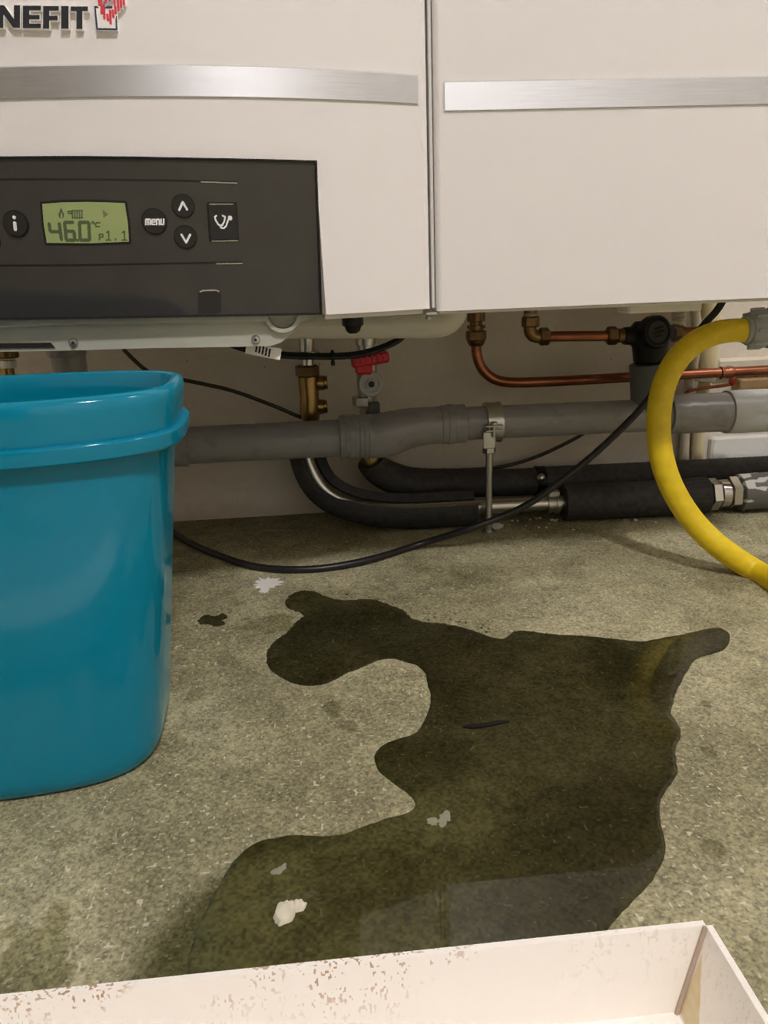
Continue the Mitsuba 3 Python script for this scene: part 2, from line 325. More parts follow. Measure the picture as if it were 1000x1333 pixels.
def seg7(x0, y0, w, h, on, sl=4):         # seven-segment digit in picture coordinates, leaning
    pt = {'a': [(0, 0), (w, 0)], 'g': [(0, h/2), (w, h/2)], 'd': [(0, h), (w, h)], 'f': [(0, 0), (0, h/2)], 'b': [(w, 0), (w, h/2)], 'e': [(0, h/2), (0, h)], 'c': [(w, h/2), (w, h)]}
    for s in on:
        (ax, ay), (bx, by) = pt[s]; ax, ay, bx, by = ax+(bx-ax)*.1, ay+(by-ay)*.1, bx-(bx-ax)*.1, by-(by-ay)*.1
        LI.append(sline([(x0+ax+sl*ay/h, y0+ay), (x0+bx+sl*by/h, y0+by)], .0024))
seg7(67, 291, 13, 22, 'fgbc', 3); seg7(87, 290, 11, 23, 'afgecd', 2); seg7(106, 290, 12, 23, 'abcdef', 1)
LI.append(sline([(103, 313), (103.6, 313.4)], .002))
LI += [LineString(Point(S(123.5, 290.5)).buffer(.0008).exterior).buffer(.0004), sline([(132, 290.5), (127.5, 290.5), (126.5, 293), (127, 295.5), (131.5, 295.5)], .0010)]
LI += [sline(p, .0010) for p in ([(131.5, 313), (131.5, 305.5), (136, 305.5), (136, 309), (131.8, 309)], [(141, 303), (143.5, 301.5), (143.5, 313)], [(140.5, 313), (146, 313)], [(161, 303), (163.5, 301.5), (163.8, 313)], [(160.5, 313), (166.5, 313)], [(152, 313), (152.6, 311.5)])]
LI += [spoly([(80, 284), (79, 280), (82.5, 271), (86, 279), (85.5, 284)]).difference(Polygon([S(82, 283), S(83.8, 283), S(83, 277.5)]).buffer(.0003))]
LI += [sline([(91, 276), (95, 275.5), (95.5, 279)], .0009), LineString([S(91, 276), S(92, 279), S(95, 278)]).buffer(.0004)]
for xx in (97, 100, 103, 106, 109): LI.append(sline([(xx, 274.5), (xx, 285)], .0009))
LI += [sline([(96.5, 275), (110, 275)], .0007), sline([(96.5, 284), (110, 284)], .0007)]
ink('display_symbols', unary_union(LI), .0048, .0002, 'mat_lcd_ink', CP)
ink('display_pointer', unary_union([spoly([(135.5, 274), (143, 279.5), (137, 284)])]), .0048, .0002, 'mat_lcd_faint', CP)
def button(px, py, rpx, icon, ilabel):
    x, z = S(px, py); r = rpx*(S(px+1, py)[0]-S(px, py)[0])
    c = Point(x, z)
    cadd('button_gap', c.buffer(r*1.12, 12), 0, .0004, 'mat_black_gap')
    bt = cadd('button', c.buffer(r, 12), .0004, .0014, 'mat_black_button', label=ilabel)
    if icon is not None: ink('button_symbol', icon, .0058, .0003, 'mat_ink_white', CP)
    return x, z, r
button(24, 292, 15, unary_union([Point(S(23, 283.6)).buffer(.0013), LineString([S(23.8, 291), S(24.6, 299)]).buffer(.0012)]), 'round button with a white letter i')
button(-12, 313, 14.5, None, None)
x, z, r = button(202, 289, 15, None, 'round button with white lettering')
mn = [[(191.5, 293), (191.5, 286.5), (194.3, 286), (194.3, 293)], [(194.3, 286), (197.1, 286.5), (197.1, 293)], [(199.3, 289.6), (203, 289.5), (202.8, 286.5), (199.7, 286.3), (199, 289.5), (199.5, 292.7), (202.9, 292.7)],
      [(205.2, 293), (205.2, 286.3), (208.3, 286.4), (208.6, 293)], [(210.7, 286), (210.7, 292.7), (213.8, 292.7), (214, 286)]]
ink('button_lettering', unary_union([sline([(px_+(px_-202)*.02, py_) for px_, py_ in l_], .00115) for l_ in mn]), .0058, .0003, 'mat_ink_white', CP)
button(239, 269, 13.5, sline([(234, 274), (238.6, 264), (244, 273.5)], .0016), 'round button with an up arrow')
button(242, 309, 13.5, sline([(237, 306), (243, 316), (248, 306)], .0016), 'round button with a down arrow')
hq = [(271, 266), (306, 266), (309, 312), (274, 313)]
cadd('hatch_gap', spoly(hq).buffer(.0011), 0, .0004, 'mat_black_gap')
cadd('hatch', spoly(hq).buffer(-.0002), .0004, .0012, 'mat_black_button', label='small square cover with a white stethoscope symbol')
cadd('hatch_glint', sline([(273, 266.5), (303, 266.5)], .0007), .0016, .0002, 'mat_chrome_line')
cadd('hatch_glint', sline([(276, 314.2), (309, 313.6)], .0007), .0004, .0002, 'mat_chrome_line')
st = [sline([(281.5, 281.5), (279.5, 283), (280.5, 287), (284.5, 293.5), (289, 294), (292, 288), (292.8, 283), (289.5, 281.5)], .0012),
      sline([(286.5, 294), (287.5, 297), (290.5, 297.8), (294, 295), (296.5, 287.5), (298, 285.5)], .0012), Point(S(299, 284.5)).buffer(.0017)]
ink('hatch_symbol', unary_union(st), .0056, .0003, 'mat_ink_white', CP)
cadd('latch', spoly([(258, 407), (258.5, 379), (262, 377), (284, 377), (287.5, 379), (288, 406)]), 0, .0008, 'mat_black_button')
cadd('latch_glint', sline([(261, 379.5), (265, 378), (281, 377.6), (285, 379.2)], .0012), .0008, .0003, 'mat_chrome_line')
PT = 0.0
# raised lettering and emblem
def LS(px, py): x, z = S(px, py); return x+.0011, z-.0020      # the lettering stands proud of the front
def lsline(p, w): return LineString([LS(*q) for q in p]).buffer(w/2, quad_segs=4)
def lspoly(p): return Polygon([LS(*q) for q in p])
LG = []
def lq4(x0, x1, yt, yb, segs, w):
    W, H = x1-x0, yb-yt
    return unary_union([Polygon([LS(x0+a*W, yt+b*H) for a, b in s]) for s in segs])
LET = {
 'N': [[(0, 0), (.26, 0), (.26, 1), (0, 1)], [(.74, 0), (1, 0), (1, 1), (.74, 1)], [(0, 0), (.30, 0), (1, 1), (.70, 1)]],
 'E': [[(0, 0), (.34, 0), (.34, 1), (0, 1)], [(0, 0), (1, 0), (1, .2), (0, .2)], [(0, .41), (.92, .41), (.92, .60), (0, .60)], [(0, .8), (1, .8), (1, 1), (0, 1)]],
 'F': [[(0, 0), (.38, 0), (.38, 1), (0, 1)], [(0, 0), (1, 0), (1, .2), (0, .2)], [(0, .43), (.92, .43), (.92, .63), (0, .63)]],
 'I': [[(0, 0), (1, 0), (1, 1), (0, 1)]], 'T': [[(0, 0), (1, 0), (1, .2), (0, .2)], [(.33, 0), (.67, 0), (.67, 1), (.33, 1)]]}
wd = [('N', -3, 26, 5, 34), ('E', 30, 53, 5.5, 34.5), ('F', 56, 76, 6, 35), ('I', 79, 88.5, 6, 35), ('T', 91.5, 113.5, 6.5, 35.5)]
polys = [lq4(a, b, c, d, LET[ch], 0) for ch, a, b, c, d in wd]
sq = [(122.5, 7), (149.5, 7.5), (150.5, 36), (125.5, 35.5)]
def red_bars():
    o = []
    for x, a, b in ((130.5, -12, 15), (134, 5, 21.5), (138.5, 17, 24), (142, 12, 28), (145.5, 12, 20), (148.5, 6, 15), (152, -3, 11), (155.5, -8, 7), (127.5, -4, 4), (136, -12, 1), (141, -14, -2), (147, -14, 3), (159, -10, 3)):
        o.append(lsline([(x, a), (x+.8, b)], .0016))
    return o
RB = red_bars()
white = unary_union([p.buffer(.0005, join_style=2) for p in polys] + [lspoly(sq).buffer(.0006), unary_union(RB).buffer(.0003)])
LGK = ink('logo', white, 0, .0036, 'mat_logo_white', B, split=.006, label='raised white-edged dark lettering with a red and blue emblem')
for p in polys: ink('letter', p, .0036, .0004, 'mat_logo_dark', LGK, split=.01)
fr = LineString([LS(*p) for p in sq]+[LS(*sq[0])]).buffer(.0005).difference(unary_union(RB).buffer(.001))
ink('emblem_square', fr, .0036, .0004, 'mat_logo_blue', LGK, split=.006)
ink('emblem_dash', unary_union([lsline([(134, 8), (144, 8)], .0008), lsline([(134, 0), (135, 6)], .0006)]), .0036, .0004, 'mat_logo_blue', LGK)
for b in RB: ink('emblem_bar', b, .0036, .0004, 'mat_logo_red', LGK, split=.01)
# lower frame under the panel: a grey rail with a round notch and rounded end
ry = lambda x: float(yf(x)) + .026
def railpt(px, py):
    y = -.44
    for _ in range(20): q = Y(px, py, y); y = ry(q[0])
    return q
def rail(name, pts, depth, dy, mat, label=None, hole=None):
    poly = Polygon([(lambda q: (q[0], q[2]))(railpt(*p)) for p in pts])
    if hole is not None: poly = poly.difference(hole)
    m = extrude(poly, depth).subdivide_to_size(.015); v = m.vertices
    x, z, w = v[:, 0].copy(), v[:, 1].copy(), v[:, 2].copy()
    m.vertices = np.stack([x, yf(x)+.026+dy+w, z], 1); m.fix_normals() if m.is_watertight else None
    return add(name, m, mat, B, smooth=30, label=label)
nc = railpt(368, 408); nr = 19*mpp(368, 408, -.43)
notch = Point(nc[0], nc[2]).buffer(nr, 16)
rail('lower_rail', [(-90, 404), (300, 402), (460, 402), (460, 409), (405, 414), (392, 419), (380, 434), (366, 446), (352, 450.5), (200, 453), (100, 456), (-90, 459)], .012, 0, 'mat_frame_grey', 'grey-green lower rail with two screws', notch)
rail('rail_ledge', [(-90, 404), (350, 401), (350, 418), (200, 420), (0, 423), (-90, 424)], .006, -.007, 'mat_frame_grey')
rail('rail_slot', [(-90, 447), (66, 446), (72, 452.5), (-90, 454)], .002, -.0012, 'mat_hole')
ring = Point(nc[0], nc[2]).buffer(nr+.003, 16).difference(notch).intersection(sbox(-1, -1, 1, nc[2]+.001))
m = extrude(ring, .012); v = m.vertices; m.vertices = np.stack([v[:, 0], yf(v[:, 0])+.021+v[:, 2], v[:, 1]], 1); m.fix_normals(); add('notch_rim', m, 'mat_frame_grey', B)
add('notch_cup', lathe((nc[0], ry(nc[0])+.004, nc[2]), (0, 1, 0), [(0, nr*.98), (.03, nr*.98), (.03, nr*.9)], 24), 'mat_frame_grey', B)
for px, py in ((96, 446), (333, 442)):
    q = railpt(px, py); r = 6*mpp(px, py, -.45)
    sc = add('screw', lathe((q[0], q[1]+.001, q[2]), (0, -1, 0), [(0, r), (.002, r), (.0034, r*.75), (.0036, r*.5)], 20), 'mat_galv', B)
    add('slot', rbox((q[0], q[1]-.0028, q[2]), (r*.5, .0012, r*.5), .0003), 'mat_hole', sc)
q0 = railpt(334, 452)
add('paper_tag', rbox((Y(343, 457, -.426)), (.030, .0012, .010), .0003, orient((1, 0, -.25))), 'mat_logo_white', B, label='small printed white tag')
for t in range(5):
    c = Y(334+t*4.2, 453+t*1.6, -.4272); add('tag_mark', rbox(c, (.0014, .0006, .007), .0002, orient((1, 0, -.25))), 'mat_hole', B)
# bottom pan of the boiler, hidden above the rail
add('bottom_pan', trimesh.creation.box((BX1-BX0-.03, .34, .02), T4(((BX0+BX1)/2, -.225, z0b+.006))), 'mat_frame_grey', B, smooth=False)

# right boiler
B2 = thing('boiler', 'plain white flat-fronted boiler with a brushed strip, right of the seam', 'boiler')
X2, X3 = Y(566, 200, BY)[0], .545
zb2 = Y(700, 400, BY)[2]
def rrect(x0, x1, z0, z1, r): return sbox(x0+r, z0+r, x1-r, z1-r).buffer(r, 6)
front = extrude(Polygon([(X2, -.004), (X2, BY+.005)]+[(X2+.005-.005*math.cos(a), BY+.005-.005*math.sin(a)) for a in np.linspace(.1, math.pi/2, 6)]+[(X3-.005+.005*math.sin(a), BY+.005-.005*math.cos(a)) for a in np.linspace(0, math.pi/2, 6)]+[(X3, -.004)]), ZTOP-zb2)
front.vertices[:, 2] += zb2; add('casing', front, 'mat_enamel', B2, smooth=30)
add('bottom_lip', rbox(((X2+X3)/2, -.40, zb2-.0015), (X3-X2-.006, .036, .003), .001), 'mat_enamel_edge', B2)
sa, sb = Y(578.5, 108, BY), Y(578.5, 144.5, BY); xs1 = X3-.02
def flat(poly, off, depth):
    m = extrude(poly, depth); v = m.vertices; m.vertices = np.stack([v[:, 0], BY-off-v[:, 2], v[:, 1]], 1); m.fix_normals(); return m
add('strip_groove', flat(rrect(sa[0]-.0012, xs1+.0012, sb[2]-.0012, sa[2]+.0012, .001), 0, .0006), 'mat_seam', B2)
m = flat(rrect(sa[0], xs1, sb[2], sa[2], .0008), 0, .0016)
add('trim_strip', m, 'mat_brushed', B2, smooth=False, uv=np.c_[m.vertices[:, 0], m.vertices[:, 2]], label='brushed aluminium trim strip')
t0, t1 = Y(810, 402, -.36), Y(905, 400, -.36)
add('label_tab', rbox(((t0[0]+t1[0])/2, -.36, t0[2]+.004), (t1[0]-t0[0], .03, .016), .002), 'mat_white_plastic', B2)
# seam between the two: side flange and its clip
fx0, fx1 = Y(559, 200, BY)[0], Y(565, 200, BY)[0]
SM = thing('seam_strip', 'narrow grey strip in the gap between the two boilers, with a clip at its foot', 'strip')
add('flange', rbox(((fx0+fx1)/2+.0004, -.303, (z0b+ZTOP)/2), ((fx1-fx0)*.72, .235, ZTOP-z0b), .0006), 'mat_seam', SM)
c = Y(561, 407, BY-.002); add('foot_clip', cat(rbox((c[0], c[1], c[2]-.001), (.010, .012, .003), .001), lathe((c[0]-.002, c[1], c[2]-.0035), (0, 0, -1), [(0, .003), (.002, .0025)], 14)), 'mat_galv', SM)

# ------------------------------------------------------------------ bucket
BK = thing('bucket', 'teal plastic bucket with a rolled rim and a band below it', 'bucket')
def sell(c, a, b, n, th, z, m=200):
    t = np.linspace(0, 2*np.pi, m, endpoint=False); ct, s_ = np.cos(t), np.sin(t)
    u = a*np.sign(ct)*np.abs(ct)**(2/n); w = b*np.sign(s_)*np.abs(s_)**(2/n)
    return np.stack([c[0]+u*math.cos(th)-w*math.sin(th), c[1]+u*math.sin(th)+w*math.cos(th), np.full(m, z)], 1)
def loft(rings, caps=(True, True)):
    m = len(rings[0]); v = np.vstack(rings); f = []
    for i in range(len(rings)-1):
        for j in range(m):
            k = (j+1) % m; f += [[i*m+j, i*m+k, (i+1)*m+k], [i*m+j, (i+1)*m+k, (i+1)*m+j]]
    if caps[0]: v = np.vstack([v, rings[0].mean(0)]); f += [[len(v)-1, (j+1) % m, j] for j in range(m)]
    if caps[1]: v = np.vstack([v, rings[-1].mean(0)]); f += [[len(v)-1, (len(rings)-1)*m+j, (len(rings)-1)*m+(j+1) % m] for j in range(m)]
    return trimesh.Trimesh(v, f, process=False)
KC, KT, HB = (-.283, -.557), .06, .275
def kr(z, d=0.0, n=None):
    t = min(max(z/HB, 0), 1); return sell(KC, .146+.0375*t+d, .079-.003*t+d, n or (4.0-.5*t), KT, z)
outer = [kr(.0015, -.012), kr(.0003, -.008), kr(.0022, -.0035), kr(.008, -.0008), kr(.016, 0)] + [kr(z, 0) for z in np.linspace(.03, .234, 14)]
outer += [kr(.2345, .0), kr(.236, .004)]
bandz = [(.2362, .0085), (.2375, .0100), (.246, .0104), (.2472, .0095), (.2476, .0050)]
up = [(.250, .0052), (.266, .0056), (.2715, .0050), (.2745, .0030), (.2755, .0), (.2745, -.003), (.271, -.0045)]
inner = [kr(z, -.0058) for z in np.linspace(.262, .012, 12)] + [kr(.0055, -.010), kr(.005, -.02)]
add('body', loft(outer+[kr(z, d) for z, d in [(.2475, .0050)]+up]+inner), 'mat_teal', BK, smooth=40)
add('band', loft([kr(z, d) for z, d in [(.2372, .0030)]+bandz+[(.2470, .0030)]], (False, False)), 'mat_teal', BK, smooth=40)

# ------------------------------------------------------------------ grey drain pipe
YD = -.132
DP = thing('drain_pipe', 'long grey plastic drain pipe with sockets and an offset elbow along the wall', 'pipe')
def seg_pipe(name, pts, rpx, mat='mat_pvc', y=YD, n=2, taper=None, seg=32, label=None):
    pth = [Y(a, b, y) for a, b in pts]
    if n > 2: pth = spline(pth, n)
    rr = np.array(rpx if np.ndim(rpx) else [rpx]*len(pth), float)*mpp(pts[0][0], pts[0][1], y)
    return add(name, tube(pth, rr, seg), mat, DP, label=label)
def collar(name, a, b, rpx, mat='mat_pvc', ridge=1.2):     # socket with rounded, slightly raised ends
    pa, pb = Y(*a, YD), Y(*b, YD); L = np.linalg.norm(pb-pa); k = mpp(*a, YD); r = rpx*k
    return add(name, lathe(pa, pb-pa, [(0, r-1.6*k), (.001, r), (L*.25, r), (L*.28, r+ridge*k), (L*.5, r+ridge*k), (L*.54, r), (L-.001, r), (L, r-1.6*k)], 32), mat, DP)
seg_pipe('pipe', [(-150, 599), (446, 570)], 25)
collar('socket', (196, 580.5), (246, 580), 27.5)
collar('socket', (442, 569.5), (486, 567.5), 28.5, ridge=.8)
seg_pipe('elbow', [(480, 568), (498, 566.5), (515, 562), (535, 557), (560, 554), (590, 552)], np.interp(np.linspace(0, 1, 24), [0, .22, .45, .7, 1], [28, 29.5, 27, 24.5, 23.5]), n=24)
collar('socket', (573, 553), (606, 551), 25)
seg_pipe('pipe', [(600, 551.5), (884, 539)], 21.5)
for px in (508, 540): pass
collar('socket', (868, 539.5), (950, 536), 25.5, ridge=.3)
TJ = collar('socket', (944, 536.5), (1010, 533.5), 28, 'mat_pvc_light', ridge=.3)
seg_pipe('pipe', [(1000, 534), (1380, 515)], 23)
for px in np.linspace(449, 479, 6):                       # ribs on the left socket
    c = Y(px, 569, YD); d = Y(px+10, 568.5, YD)-c
    add('rib', lathe(c-d*.02, d, [(0, 28.6*mpp(450, 569, YD)), (.0008, 29.6*mpp(450, 569, YD)), (.0016, 28.6*mpp(450, 569, YD))], 32), 'mat_pvc', DP)
# branch up to the siphon
ka = mpp(846, 500, YD); c0 = Y(848, 536, YD); c1 = Y(846, 472, YD)
add('branch', lathe(c0, c1-c0, [(0, 24*ka), (.012, 24*ka), (.013, 25.5*ka), (np.linalg.norm(c1-c0)-.001, 25.5*ka), (np.linalg.norm(c1-c0), 23*ka)], 32), 'mat_pvc_dark', DP, label='dark grey upright branch socket')
# clamp and its rod
CL = thing('pipe_clamp', 'galvanised pipe clamp on an upright threaded rod holding the grey drain pipe', 'clamp')
ca, cb = Y(631, 550, YD), Y(651, 549, YD); k = mpp(640, 550, YD); d = cb-ca; L = np.linalg.norm(d)
add('band', lathe(ca, d, [(0, 22*k), (0, 26*k), (L*.1, 26.5*k), (L*.3, 25.5*k), (L*.7, 25.5*k), (L*.9, 26.5*k), (L, 26*k), (L, 22*k)], 36), 'mat_galv', CL)
cc = Y(643, 556, YD-.030)
add('lug', rbox(cc+[0, 0, .002], (.022, .010, .0022), .0006), 'mat_galv', CL); add('lug', rbox(cc-[0, 0, .004], (.022, .010, .0022), .0006), 'mat_galv', CL)
add('bolt', lathe(cc+[0, -.001, .007], (0, 0, -1), [(0, .003), (.0005, .0042), (.003, .0042), (.0032, .0022), (.020, .0022)], 16), 'mat_galv', CL)
add('hanger', cat(rbox(Y(637, 573, YD-.026), (.016, .003, .022), .001), hexnut(Y(637, 580, YD), (0, 0, -1), .010, .009)), 'mat_galv', CL)
rb = Y(637, 580, YD); add('rod', tube([rb, (rb[0], rb[1], .001)], .0046, 16), 'mat_galv', CL)
add('foot', lathe((rb[0], rb[1], 0), (0, 0, 1), [(0, .010), (.002, .010), (.0025, .006)], 6), 'mat_galv', CL)

# ------------------------------------------------------------------ white flue elbow pipe under the left boiler
YW = -.25; k = mpp(480, 424, YW)
wp = [Y(330, 424, YW), Y(460, 424, YW), Y(560, 423, YW)] ; wp = list(np.linspace(wp[0], wp[2], 12)) + [Y(575, 421.5, YW), Y(587, 414, YW), Y(592, 402, YW), Y(592, 385, YW)]
one('condensate_pipe', tube(spline(wp, 50), 17*k, 28), 'mat_white_plastic', 'white plastic pipe lying under the left boiler and turning up at its right end', 'pipe')
PL = thing('drain_plug', 'small black plug hanging from the bottom edge of the left boiler', 'plug')
q = Y(459, 412, -.40)
add('cap', lathe(q+[0, 0, .006], (0, 0, -1), [(0, .0085), (.006, .0085), (.0065, .0095), (.0135, .0095), (.0145, .0075), (.0185, .006), (.0205, .0035)], 12), 'mat_black_plastic', PL)
add('clip', rbox(q+[0, 0, .0035], (.022, .016, .004), .001), 'mat_galv', PL)

# ------------------------------------------------------------------ brass relief valve
YV = -.085
def V(px, py, y=YV): return Y(px, py, y)
k = mpp(400, 500, YV)
BV = thing('relief_valve', 'tall brass valve with two side ports standing behind the grey drain pipe', 'valve')
dn = (0, 0, -1)
add('top_tube', lathe(V(399, 436), dn, [(0, 10*k), (20*k, 10*k), (20.5*k, 15*k), (24*k, 15*k), (24.5*k, 8*k), (44*k, 9*k)], 28), 'mat_steel', BV, label='steel upper stub')
add('union_nut', hexnut(V(399.5, 475), dn, 15*k, 16.5*k, .35), 'mat_old_brass', BV)
add('body', lathe(V(401, 488), dn, [(0, 12*k), (2*k, 13.5*k), (10*k, 13*k), (30*k, 12.5*k), (48*k, 13.5*k), (56*k, 12*k), (62*k, 10*k)], 28), 'mat_brass', BV)
for py in (499, 530):
    add('side_port', lathe(V(408, py), (1, 0, .02), [(0, 7*k), (6*k, 7*k), (6.5*k, 9.5*k), (13*k, 9.5*k), (13.6*k, 8.3*k), (15*k, 9*k), (16.4*k, 8.3*k), (17.8*k, 9*k), (18.5*k, 7*k), (16*k, 5*k)], 24), 'mat_brass', BV)
# ball valve with red lever
RV = thing('ball_valve', 'chromed ball valve with a red plastic handle and a grey capped port', 'valve')
k = mpp(480, 495, YV)
add('body', lathe(V(476, 440), dn, [(0, 13*k), (8*k, 13*k), (8.5*k, 11*k), (32*k, 11*k), (34*k, 13*k), (60*k, 14*k), (80*k, 11.5*k), (84*k, 12*k), (108*k, 12*k), (130*k, 11*k)], 28), 'mat_steel', RV)
add('nut', hexnut(V(473, 515), dn, 14*k, 15*k, .2), 'mat_steel', RV)
hy = YV-.030
pc = V(481, 497, YV)
add('port_cap', lathe(pc+[0, -.006, 0], (0.03, -1, .02), [(0, 15*k), (.012, 16.5*k), (.018, 16.5*k), (.020, 15.5*k), (.020, 10.5*k), (.0185, 10*k), (.0185, 6.5*k), (.022, 6*k), (.022, 4.2*k)], 36), 'mat_grey_cap', RV, label='grey ribbed port cap with a dark hole')
h2 = pc+np.array([0, -.0285, 0]); add('port_hole', lathe(h2+[.0006, .001, .0006], (0.03, -1, .02), [(0, 4.1*k), (.0008, 4.1*k)], 20), 'mat_hole', RV)
hn = add('handle', rbox(V(482, 468, hy), (50*mpp(480, 470, hy), .016, 14*k), .003, orient((1, 0, .13))), 'mat_red', RV, label='red plastic handle')
add('handle_stem', cat(rbox(V(474, 480, hy), (22*k, .012, 14*k), .003), rbox(V(470, 474, hy+.012), (14*k, .03, 12*k), .002)), 'mat_red', RV)
for i in range(6):
    add('handle_rib', rbox(V(463+i*7.4, 469.5-i*.95, hy-.0085), (3.2*k, .0024, 11*k), .0008, orient((1, 0, .13))), 'mat_red', hn)
add('drain_tap', cat(rbox(V(487, 535, YV-.012), (15*k, .012, 24*k), .002), lathe(V(478, 540, YV-.010), (1, 0, 0), [(0, 5*k), (10*k, 5*k)], 16)), 'mat_pvc_dark', RV)
# black cables under the boiler
YB = -.15
cab = [spline([Y(a, b+o, YB-.004*i) for a, b in ((300, 446), (330, 455), (362, 460), (400, 462), (440, 462), (470, 459), (500, 450), (520, 440), (530, 430))], 50) for i, o in enumerate((0, 3.2))]
for i, c_ in enumerate(cab):
    one('black_cable', tube(c_, 3.0*mpp(420, 460, YB), 12), 'mat_cable', ['upper black cable of the pair hanging under the left boiler', 'lower black cable of the pair hanging under the left boiler'][i], 'cable', 'black cables under the left boiler')
q = Y(433, 464, YB-.002); TI = one('cable_tie', cat(lathe(q-[.0018, 0, 0], (1, 0, 0), [(0, .0078), (.0036, .0078)], 20), rbox(q-[0, .004, .0075], (.005, .004, .006), .001)), 'mat_black_plastic', 'black tie around the cable pair under the left boiler', 'tie')

# ------------------------------------------------------------------ thin wires and the long cable
w1 = [Y(*p, -.075) for p in ((150, 440), (163, 457), (185, 478), (200, 487), (235, 494), (270, 501), (300, 508), (340, 522), (370, 534), (389, 542))] + [Y(430, 556, -.055), Y(470, 580, -.045), Y(500, 597, -.030), Y(530, 609, -.020), Y(560, 612, -.018), Y(620, 611, -.018), Y(660, 606, -.018), Y(700, 594, -.022), Y(735, 578, -.028), Y(757, 566, -.032), Y(790, 540, -.04)]
one('thin_wire', tube(spline(w1, 140), 2.6*mpp(300, 508, -.08), 10), 'mat_wire', 'thin brown wire looping down behind the grey drain pipe and up again', 'wire')
cb = [Y(941, 392, -.205), Y(931, 407, -.203), Y(920, 419, -.20), Y(880, 470, -.198), Y(840, 525, -.197), Y(800, 567, -.197), Y(760, 603, -.197), Y(720, 634, -.197), Y(690, 655, -.197), Y(650, 674, -.197), Y(600, 692, -.195), Z(545, 709, .006), Z(490, 726, .0055), Z(430, 738.5, .0045), Z(380, 741.5, .0045), Z(330, 737, .0045), Z(285, 723, .0045), Z(250, 708, .0045), Z(222, 692, .0045), Z(205, 684, .0045), Z(180, 680, .0045), Z(120, 684, .0045), Z(20, 692, .0045), Z(-120, 700, .0045)]
one('black_cable', tube(spline(cb, 180), .0043, 14), 'mat_cable', 'long black cable drooping from the right boiler and curving over the floor behind the bucket', 'cable')

# ------------------------------------------------------------------ copper pipes
YC = -.062
k = mpp(700, 492, YC)
CPL = thing('copper_pipe', 'copper pipe dropping from a brass fitting and bending right, lower of the two', 'pipe')
path = [Y(620, 440, YC), Y(620, 452, YC), Y(621.5, 464, YC), Y(626, 477, YC), Y(634, 487, YC), Y(645, 494, YC), Y(660, 497.5, YC), Y(680, 498, YC), Y(720, 496.5, YC), Y(760, 494.5, YC), Y(820, 491, YC), Y(900, 487, YC), Y(960, 484, YC), Y(1100, 476, YC), Y(1350, 463, YC)]
add('pipe', tube(spline(path, 120), 6.6*k, 20), 'mat_copper', CPL)
add('fitting', cat(lathe(Y(620, 405, YC), dn, [(0, 11*k), (12*k, 11.5*k), (13*k, 8*k), (17*k, 8*k), (17.5*k, 11.5*k), (21*k, 11.5*k), (21.5*k, 9*k), (24*k, 9*k)], 28), hexnut(Y(620, 430, YC), dn, 13*k, 13*k, .3), lathe(Y(620, 443, YC), dn, [(0, 11.5*k), (3*k, 11*k), (7*k, 8*k)], 24)), 'mat_old_brass', CPL, label='brass compression fitting')
ca = Y(937, 485.5, YC); add('coupling', lathe(ca, Y(957, 484, YC)-ca, [(0, 6.8*k), (1*k, 8.3*k), (3*k, 8.3*k), (4*k, 7.6*k), (9*k, 7.6*k), (10*k, 8.3*k), (14*k, 8.3*k), (18*k, 7.8*k), (19*k, 6.8*k)], 24), 'mat_copper', CPL)
YU = -.132; k = mpp(750, 438, YU)
CPU_ = thing('copper_pipe', 'short level copper pipe between a brass elbow and the black siphon valve', 'pipe')
add('pipe', tube(np.linspace(Y(712, 438, YU), Y(815, 437, YU), 6), 6.6*k, 20), 'mat_copper', CPU_)
el = spline([Y(690, 400, YU), Y(690, 425, YU), Y(691.5, 434, YU), Y(698, 438, YU), Y(710, 438.3, YU)], 24)
add('elbow', tube(el, 8.2*k, 20), 'mat_old_brass', CPU_, label='dull brass elbow')
add('elbow_nut', hexnut(Y(691, 412, YU), dn, 13*k, 11.5*k, .2), 'mat_old_brass', CPU_); add('elbow_nut', hexnut(Y(702, 438.3, YU), (1, 0, 0), 13*k, 11.5*k, .3), 'mat_old_brass', CPU_)
add('elbow_ring', lathe(Y(691, 408, YU), dn, [(0, 8*k), (1, 10*k)] if 0 else [(0, 9*k), (3*k, 9.8*k)], 24), 'mat_galv', CPU_)
add('end_nut', cat(hexnut(Y(790, 437.3, YU), (1, 0, 0), 14*k, 12*k, .3), lathe(Y(804, 437, YU), (1, 0, 0), [(0, 9*k), (8*k, 9*k)], 20)), 'mat_old_brass', CPU_)
SV = thing('siphon_valve', 'black plastic siphon valve with a round badge above the grey branch socket', 'valve')
k = mpp(840, 440, YU)
v0 = Y(846, 470, YU)
add('funnel', lathe(v0-[0, 0, 3*k], (0, 0, 1), [(0, 19*k), (3*k, 21*k), (8*k, 21.5*k), (20*k, 23.5*k), (30*k, 25*k), (40*k, 21*k), (45*k, 15*k)], 32), 'mat_black_plastic', SV)
add('cross_body', lathe(Y(812, 437.5, YU), (1, 0, 0), [(0, 11*k), (10*k, 12*k), (16*k, 18*k), (50*k, 19*k), (58*k, 13*k), (66*k, 11*k)], 28), 'mat_black_plastic', SV)
bd = Y(848, 433, YU-.010); bdir = np.array([.12, -1, .12])
add('badge_rim', lathe(bd, bdir, [(0, 21*k), (.012, 21*k), (.016, 19*k), (.0165, 16*k), (.0155, 15.5*k)], 32), 'mat_black_plastic', SV)
add('badge', lathe(bd+bdir*.0150, bdir, [(0, 14*k), (.0012, 13.5*k)], 32), 'mat_badge', SV, label='dark grey round badge')
